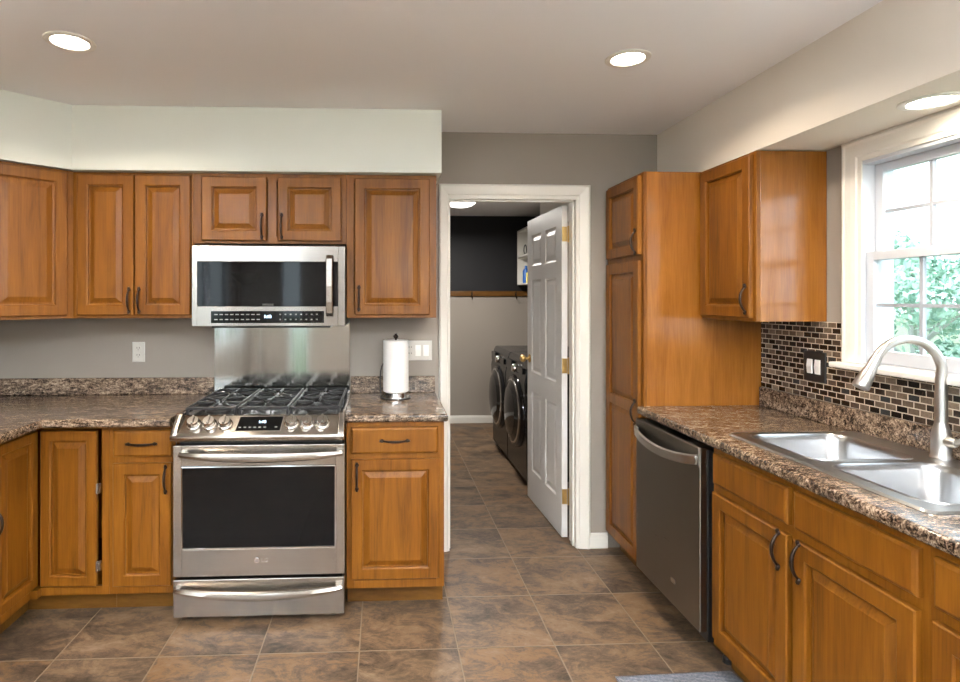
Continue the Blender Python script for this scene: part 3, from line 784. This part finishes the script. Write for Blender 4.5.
# ================================================================ DISHWASHER
dwm = thing('dishwasher', 'dark stainless dishwasher under the counter beside the pantry', 'dishwasher', (1.270, 2.832, 0), -90)
m = MB(); m.box(.008, .588, .03, .62, .09, .86, .002); m.build('tub', MBP, dwm)
m = MB(); m.box(0, .580, 0, .050, .125, .868, .004); m.box(.002, .578, -.004, .004, .788, .866, .003); dd = m.build('door', MDW, dwm)
m = MB(); n = 20; t = bmesh.new(); L = []
for i in range(n+1):
    u_ = i/n; k = 4*u_*(1-u_); x = .012+.556*u_; zz = .818-.030*k; yy = -.010-.034*k**.6
    L.append([t.verts.new((x, yy+a, zz+b_)) for a, b_ in ((-.004, .016), (.006, .021), (.008, -.022), (-.003, -.018))])
for a, b_ in zip(L, L[1:]):
    for k in range(4): t.faces.new((a[k], a[(k+1) % 4], b_[(k+1) % 4], b_[k]))
t.faces.new(L[0]); t.faces.new(L[-1]); bmesh.ops.recalc_face_normals(t, faces=t.faces[:]); m._merge(t)
for x in (.006, .556): m.box(x, x+.018, -.014, -.003, .806, .831, .003)
m.build('handle', MNI, dd, smooth=True)
m = MB(); m.box(.350, .390, -.0012, .001, .234, .241); m.box(.350, .390, -.0012, .001, .222, .225); m.box(.353, .387, -.0006, .001, .225, .234); m.build('badge', MCHR, dd)
m = MB(); m.box(.012, .590, .130, .140, .0, .10); m.build('toe_kick', MBP, dwm)
m = MB(); m.lathe([(0, 0), (.02, 0), (.02, .02), (.012, .03), (.012, .09), (0, .09)], 14, TR((.575, .12, 0))); m.build('foot', MBP, dwm)

# ================================================================ SINK + FAUCET
def rrect(x0, x1, y0, y1, r_, z, n=7):
    out = []
    for cx_, cy_, a0 in ((x1-r_, y1-r_, 0), (x0+r_, y1-r_, 90), (x0+r_, y0+r_, 180), (x1-r_, y0+r_, 270)):
        for k in range(n): a = math.radians(a0+90*k/(n-1)); out.append((cx_+r_*math.cos(a), cy_+r_*math.sin(a), z))
    return out
sk = thing('sink', 'stainless steel double bowl sink set into the countertop', 'sink', (0, 0, 0))
zr = ZC+.007
t = bmesh.new()
outer = [t.verts.new(p) for p in rrect(1.378, 1.905, 1.385, 2.238, .03, zr)]
bowls = [(1.425, 1.795, 1.836, 2.192), (1.425, 1.795, 1.430, 1.792)]
def loop_edges(L): return [t.edges.new((L[k], L[(k+1) % len(L)])) for k in range(len(L))]
E_ = loop_edges(outer); holes = []
for bx0, bx1, by0, by1 in bowls:
    L = [t.verts.new(p) for p in rrect(bx0, bx1, by0, by1, .065, zr)]; holes.append(L); E_ += loop_edges(L)
bmesh.ops.triangle_fill(t, use_beauty=True, use_dissolve=False, edges=E_)
low = [t.verts.new(p) for p in rrect(1.372, 1.911, 1.379, 2.244, .033, ZC+.0008)]
for k in range(len(outer)):
    j = (k+1) % len(outer); t.faces.new((outer[k], outer[j], low[j], low[k]))
bmesh.ops.recalc_face_normals(t, faces=t.faces[:])
m = MB(); m._merge(t)
m.build('sink_deck', MSK, sk, smooth=True)
for bx0, bx1, by0, by1 in bowls:
    t = bmesh.new(); L = []
    for ins, z, rr_ in ((-.006, zr-.001, .069), (-.004, zr+.003, .067), (0, zr+.003, .065), (.006, zr-.004, .062), (.010, zr-.02, .06), (.018, zr-.14, .058), (.028, zr-.165, .055), (.05, zr-.178, .05), (.12, zr-.184, .03)):
        L.append([t.verts.new(p) for p in rrect(bx0+ins, bx1-ins, by0+ins, by1-ins, rr_, z)])
    for a, b_ in zip(L, L[1:]):
        for k in range(len(a)): t.faces.new((a[k], a[(k+1) % len(a)], b_[(k+1) % len(a)], b_[k]))
    t.faces.new(L[-1]); m = MB(); m._merge(t); o = m.build('bowl', MSK, sk, smooth=True)
    q = MB(); q.lathe([(0, .001), (.03, .001), (.042, .003), (.045, .0005), (.045, 0)], 24, TR(((bx0+bx1)/2, (by0+by1)/2, zr-.1835))); q.build('drain', MCHR, o, smooth=True)

fc = thing('faucet', 'tall brushed nickel gooseneck faucet standing behind the sink bowls', 'faucet', (1.872, 1.845, zr), 0)
m = MB()
m.lathe([(0, 0), (.030, 0), (.031, .006), (.027, .012), (.0275, .05), (.0265, .08), (.023, .10), (.0185, .115), (.0168, .125), (0, .125)], 28); m.build('faucet_base', MNI, fc, smooth=True)
pts = [(0, 0, .12), (0, 0, .20), (0, 0, .27)]
cxa, cza, ra = -.118, .282, .118
for k in range(1, 15):
    a = PI*k/15*.93; pts.append((cxa+ra*math.cos(a)*1.04, 0, cza+ra*math.sin(a)))
m = MB(); m.tube(pts, [.0175]*2+[.0160]+[.0145]*14, 18); m.build('gooseneck', MNI, fc, smooth=True)
a = Vector(pts[-1]); d = (Vector(pts[-1])-Vector(pts[-2])).normalized()
m = MB(); m.tube([a-d*.01, a+d*.004, a+d*.02, a+d*.055, a+d*.10, a+d*.104], [.0155, .0165, .0168, .021, .0255, .0235], 20); m.build('spray_head', MNI, fc, smooth=True)
m = MB(); m.tube([(0, -.015, .060), (0, -.045, .062), (0, -.052, .063)], [.017, .0165, .012], 16); m.tube([(0, -.045, .062), (.004, -.075, .078), (.008, -.12, .098), (.009, -.135, .103)], [.010, .008, .0065, .005], 12); m.build('lever', MNI, fc, smooth=True)

# ================================================================ PAPER TOWELS, OUTLETS
hx, hy = .070, 3.140
hd = thing('paper_towel_holder', 'black wire and steel paper towel stand on the short counter', 'paper towel holder', (hx, hy, ZC+.0005))
m = MB(); m.lathe([(0, 0), (.072, 0), (.074, .003), (.073, .007), (.058, .008), (.056, .030), (.052, .033), (0, .034)], 36); m.build('base', MCHR, hd, smooth=True)
m = MB(); m.lathe([(0, .034), (.006, .034), (.006, .322), (.010, .326), (.014, .332), (.014, .338), (.008, .343), (.006, .346), (.009, .350), (0, .352)], 20); m.build('rod', MBRZ, hd, smooth=True)
m = MB(); m.lathe([(.060, 0.0), (.082, 0.0), (.083, .006), (.060, .0075)], 36); m.tube([(-.081, -.01, .004), (-.083, -.01, .05), (-.086, -.01, .10), (-.083, -.01, .145), (-.076, -.01, .175), (-.066, -.01, .19)], .0035, 10); m.build('wire_arm', MBP, hd, smooth=True)
m = MB(); m.lathe([(.018, .035), (.064, .035), (.0695, .039), (.0695, .312), (.064, .316), (.018, .316), (.018, .035)], 40)
tr_ = m.build('paper_towel_roll', MPAP, smooth=True); tr_.location = (hx, hy, ZC+.0005); tag(tr_, 'white paper towel roll on its stand beside the range', 'paper towels')

def outlet(name, label, loc, rz, gangs, plate, face, w=.07, h=.114):
    o = thing(name, label, 'outlet' if 'outlet' in name else 'light switch', loc, rz)
    W_ = w+(len(gangs)-1)*.046
    m = MB(); m.rects(-W_/2, W_/2, -h/2, h/2, [(0, 0), (0, -.003), (.003, -.006), (.01, -.0065)]); m.build('cover_plate', plate, o)
    for k, g in enumerate(gangs):
        x = -(len(gangs)-1)*.023+k*.046
        if g == 'duplex':
            for z in (-.020, .020):
                m = MB(); m.lathe([(0, 0), (.0165, 0), (.0165, .003), (.015, .0035), (0, .0035)], 20, TR((x, -.006, z), PI/2, 0, 0)); rc = m.build('receptacle', face, o)
                m = MB(); m.box(x-.008, x-.005, -.0101, -.0090, z, z+.009); m.box(x+.005, x+.008, -.0101, -.0090, z, z+.009); m.box(x-.002, x+.002, -.0101, -.0090, z-.009, z-.005); m.build('slots', MGRN, rc)
        elif g == 'gfci':
            m = MB(); m.box(x-.0165, x+.0165, -.0095, -.005, -.033, .033, .001); rc = m.build('receptacle', face, o)
            m = MB()
            for z in (-.020, .016):
                m.box(x-.008, x-.005, -.0101, -.009, z, z+.009); m.box(x+.005, x+.008, -.0101, -.009, z, z+.009)
            m.build('slots', MGRN, rc)
        else:
            m = MB(); m.prism([(-.006, -.032), (-.0095, -.032), (-.013, 0), (-.009, .032), (-.006, .032)], x-.0155, x+.0155, 'x', .0008, 1); m.build('rocker', MROCK, o)
    return o
outlet('wall_outlet', 'white duplex outlet on the wall left of the microwave', (-1.383, YW-.0005, 1.164), 0, ['duplex'], MWHT, MWHT)
outlet('switch_plate', 'white switch plate on the wall behind the paper towels', (.203, YW-.0005, 1.166), 0, ['gfci', 'rocker', 'rocker'], MWHT, MWHT)
outlet('switch_plate', 'black plate with two white rocker switches on the mosaic tile', (WX-.0095, 2.470, 1.165), -90, ['rocker', 'rocker'], MBP, MWHT, .085, .135)

# ================================================================ CEILING LIGHTS
def downlight(label, x, y, z, r0=.088, p=LAMP_W, tilt=0):
    o = thing('recessed_light', label, 'ceiling light', (x, y, z), 0, 'recessed ceiling lights')
    m = MB(); m.lathe([(r0, -.0005), (r0, -.004), (r0-.006, -.007), (r0-.022, -.006), (r0-.026, -.001), (r0-.026, -.0005)], 40); m.build('trim_ring', MTRIM, o, smooth=True)
    m = MB(); m.lathe([(0, -.0045), (r0-.034, -.0035), (r0-.0265, -.001)], 32); m.build('lens', MLENS, o, smooth=True)
    lamp('recessed_bulb', (x, y, z-.012), p)
    return o
downlight('recessed ceiling light over the left counter', -1.176, 2.220, CH)
downlight('recessed ceiling light near the laundry doorway', .984, 2.270, CH)
downlight('recessed light in the soffit above the sink', 1.785, 1.79, 2.112, p=1.5)
downlight('unseen recessed ceiling light added as fill, left of and behind the camera', -1.1, -.3, CH)  # extra downlight out of view, added to fill the room
downlight('unseen recessed ceiling light added as fill, right of and behind the camera', .9, -.3, CH)  # second unseen fill downlight, added likewise
for gx in (.30, 1.25):  # unseen globes added behind the camera to brighten room and ceiling
    o = thing('fill_globe', 'round white globe added as unseen fill light behind the camera, '+('left of the pair' if gx < 1 else 'right of the pair'), 'added fill light', (gx, -1.75, CH), 0, 'added fill globes behind the camera')
    m = MB(); m.lathe([(0, -.001), (.06, -.001), (.06, -.02), (.01, -.03), (.004, -.04), (.004, -.42), (.03, -.43), (.04, -.46), (0, -.46)], 20); m.build('rod', MNI, o, smooth=True)
    m = MB(); m.lathe([(.15*math.sin(PI*k/16)+(0 if 0 < k < 16 else 0), -.58+.15*math.cos(PI*k/16)) for k in range(17)], 32); m.build('globe', MGLOBE, o, smooth=True)
for fx, side in ((-1.55, 'left'), (1.25, 'right')):  # unseen uplighters added to bounce fill light off the ceiling
    o = thing('fill_uplighter', 'tall unseen uplighter added as fill light behind the camera on the '+side, 'floor lamp', (fx, -.75, 0), 0, 'added fill uplighters behind the camera')
    m = MB(); m.lathe([(0, 0), (.14, 0), (.14, .012), (.02, .03), (.012, .04), (.012, 1.62), (.03, 1.64), (0, 1.64)], 28); m.build('fill_pole', MNI, o, smooth=True)
    m = MB(); m.lathe([(.03, 1.64), (.10, 1.67), (.16, 1.75), (.165, 1.75), (.105, 1.66), (.03, 1.63)], 32); m.build('lamp_shade', MTRIM, o, smooth=True)
    u = lamp('fill_uplight', (fx, -.75, 1.70), UP_W, .16, (.90, .95, 1), 175); u.rotation_euler = (PI, 0, 0)
l = thing('flush_ceiling_light', 'round white dome light on the laundry ceiling', 'ceiling light', (.75, 5.55, CH))
m = MB(); m.lathe([(0, -.0005), (.165, -.0005), (.168, -.02), (.155, -.03), (.150, -.022), (0, -.022)], 40); m.build('lamp_base', MTRIM, l, smooth=True)
m = MB(); m.lathe([(.150, -.023), (.145, -.045), (.11, -.070), (.06, -.082), (0, -.086)], 40); m.build('lamp_shade', MLENSC, l, smooth=True)
lamp('laundry_bulb', (.75, 5.55, CH-.10), 15, .25, (1, .95, .88), 170)

# ================================================================ LAUNDRY ROOM
def washer(label, y, hand):
    o = thing('laundry_machine', label, 'washing machine', (1.10, y, 0), -90, 'front loading laundry machines')
    m = MB(); m.prism([(.02, .03), (0.012, .50), (.0, .80), (.03, .955), (.05, .985), (.76, .985), (.76, .03)], 0, .685, 'x', .008, 2); m.build('housing', MWASH, o)
    m = MB(); 
    M_ = TR((.3425, .012, .53), PI/2, 0, 0)
    m.lathe([(.268, -.01), (.268, .03), (.262, .038), (.252, .040), (.250, .034)], 44, M_); dd = m.build('door_ring', MCHR, o, smooth=True)
    m = MB(); m.lathe([(.300, -.01), (.298, .012), (.285, .028), (.269, .031), (.2, .06), (.20, .061), (.13, .075), (.05, .083), (0, .084)], 44, M_); m.build('door_glass', MWGL, o, smooth=True)
    m = MB(); m.lathe([(0, 0), (.036, 0), (.036, .02), (.030, .028), (0, .029)], 24, TR((.34, .008, .885), PI/2-.12, 0, 0)); m.build('dial', MCHR, o, smooth=True)
    m = MB(); m.box(.42, .62, -.002, .03, .865, .910, .003); m.build('display', MBLK, o)
    m = MB(); m.box(.03, .22, -.001, .03, .855, .935, .003); m.build('detergent_drawer', MWASH, o)
    for x in (.07, .61):
        for yy in (.09, .68): q = MB(); q.lathe([(0, 0), (.022, 0), (.022, .01), (.012, .014), (.012, .04), (0, .04)], 14, TR((x, yy, 0))); q.build('foot', MBP, o)
washer('graphite front loading laundry machine half hidden by the open door', 5.115, 0)
washer('graphite front loading laundry machine farther back by the laundry back wall', 5.815, 1)
sh = thing('wall_shelf', 'white open cubby shelf high on the laundry wall', 'shelf', (1.575, 6.690, 0), -90)
m = MB(); t_ = .018; W_ = .75; D_ = WX-1.575-.002; za, zb2 = 1.62, 2.255
m.box(0, t_, 0, D_, za, zb2, .001); m.box(W_-t_, W_, 0, D_, za, zb2, .001); m.box(t_, W_-t_, 0, D_, zb2-t_, zb2); m.box(t_, W_-t_, 0, D_, za, za+t_)
m.box(t_, W_-t_, 0, D_, 1.94, 1.94+t_); m.box(t_, W_-t_, D_-.01, D_, za, zb2); m.build('shelf_box', MTRIM, sh)
m = MB(); m.lathe([(0, 0), (.035, 0), (.035, .14), (.015, .17), (.015, .20), (0, .20)], 20); o = m.build('spray_bottle', MBLUE, smooth=True); o.location = (1.63, 6.50, 1.6385); tag(o, 'blue bottle on the lower shelf of the white cubby', 'bottle')
m = MB(); m.lathe([(0, 0), (.04, 0), (.04, .11), (.038, .115), (0, .115)], 20); o = m.build('tub', MYEL, smooth=True); o.location = (1.64, 6.36, 1.6385); tag(o, 'yellow tub beside the blue bottle on the white cubby', 'tub')
m = MB(); m.box(-.05, .05, -.10, .10, 0, .022, .008); o = m.build('blue_cloth', MBLUE); o.location = (1.66, 6.20, 1.6385); tag(o, 'folded blue cloth on the lower shelf of the white cubby', 'cloth')
m = MB(); m.tube([(.055*math.cos(2*PI*k/24), 0, .055*math.sin(2*PI*k/24)) for k in range(25)], .006, 8); o = m.build('hose_coil', MBP, smooth=True); o.location = (1.62, 6.49, 1.9585+.062); o.rotation_euler = (0, 0, PI/2); tag(o, 'dark coiled hose ring on the upper shelf of the white cubby', 'hose')
rk = thing('coat_rack', 'brown wooden rail with hooks along the laundry back wall', 'coat rack', (0, 6.70, 0))
m = MB(); m.box(-.45, 1.90, 0, .019, 1.490, 1.552, .004); m.build('rail', MTOE, rk)
for x in (.20, .62, 1.04, 1.56):
    q = MB(); q.box(x-.010, x+.010, -.004, .0, 1.485, 1.535, .002); q.tube([(x, -.004, 1.495), (x, -.03, 1.475), (x, -.045, 1.455), (x, -.055, 1.462), (x, -.06, 1.485)], .0045, 8); q.tube([(x, -.004, 1.525), (x, -.025, 1.53), (x, -.035, 1.545)], .004, 8); q.build('hook', MBRZ, rk)

# ================================================================ RUG
m = MB(); m.box(-.235, .235, -.76, 0, .0, .010, .004)
for k in range(60): m.box(-.232+k*.0078, -.229+k*.0078, -.002, .010, .001, .005)
rg = m.build('rug', MRUG); rg.location = (1.13, 2.185, .0005); rg.rotation_euler = (0, 0, math.radians(1.5)); tag(rg, 'blue-grey woven kitchen rug on the tile before the sink', 'rug')

# ================================================================ OUTSIDE
m = MB(); m.box(-60, 60, -60, 60, -.75, -.6); struct(m.build('ground', MGRASS))
def tree(label, loc, h, r_, n, seed):
    rnd = random.Random(seed)
    o = thing('tree', label, 'tree', loc, 0, 'trees outside the window')
    m = MB(); m.tube([(0, 0, 0), (.05, 0, h*.25), (-.05, .05, h*.5), (0, 0, h*.8)], [.14, .11, .08, .03], 10)
    for k in range(7):
        a = k*0.9+seed; m.tube([(0, 0, h*(.25+.06*k)), (math.cos(a)*r_*.4, math.sin(a)*r_*.4, h*(.42+.06*k)), (math.cos(a)*r_*.75, math.sin(a)*r_*.75, h*(.52+.05*k))], [.05, .035, .012], 6)
    m.build('trunk', MBARK, o)
    blobs = []
    for k in range(26):
        a = rnd.uniform(0, 2*PI); q = rnd.random()**.5; zz = rnd.uniform(.22, .93)
        rad = r_*q*(1-abs(zz-.5)*.9)
        blobs.append((Vector((rad*math.cos(a), rad*math.sin(a), h*zz)), rnd.uniform(.28, .5)*r_*.62))
    vs, fs = [], []
    for k in range(n):
        c, br = rnd.choice(blobs)
        d = Vector((rnd.gauss(0, 1), rnd.gauss(0, 1), rnd.gauss(0, .8))); d.normalize()
        p_ = c+d*br*rnd.uniform(.6, 1.05); s1 = rnd.uniform(.05, .09)
        a = Vector((rnd.gauss(0, 1), rnd.gauss(0, 1), rnd.gauss(0, 1))).normalized(); b_ = a.cross(d).normalized()
        i = len(vs)
        vs += [p_-a*s1, p_+b_*s1*.5, p_+a*s1, p_-b_*s1*.5]; fs.append((i, i+1, i+2, i+3))
    me = bpy.data.meshes.new('foliage'); me.from_pydata([tuple(v) for v in vs], [], fs); me.materials.append(MLEAF)
    f_ = bpy.data.objects.new('foliage', me); C.objects.link(f_); f_.parent = o
tree('leafy green tree seen through the left panes of the kitchen window', (9.6, 9.9, -.6), 3.25, 1.6, 7000, 3)
tree('leafy green tree seen through the right panes of the kitchen window', (16.5, 11.2, -.6), 3.9, 2.6, 8000, 8)
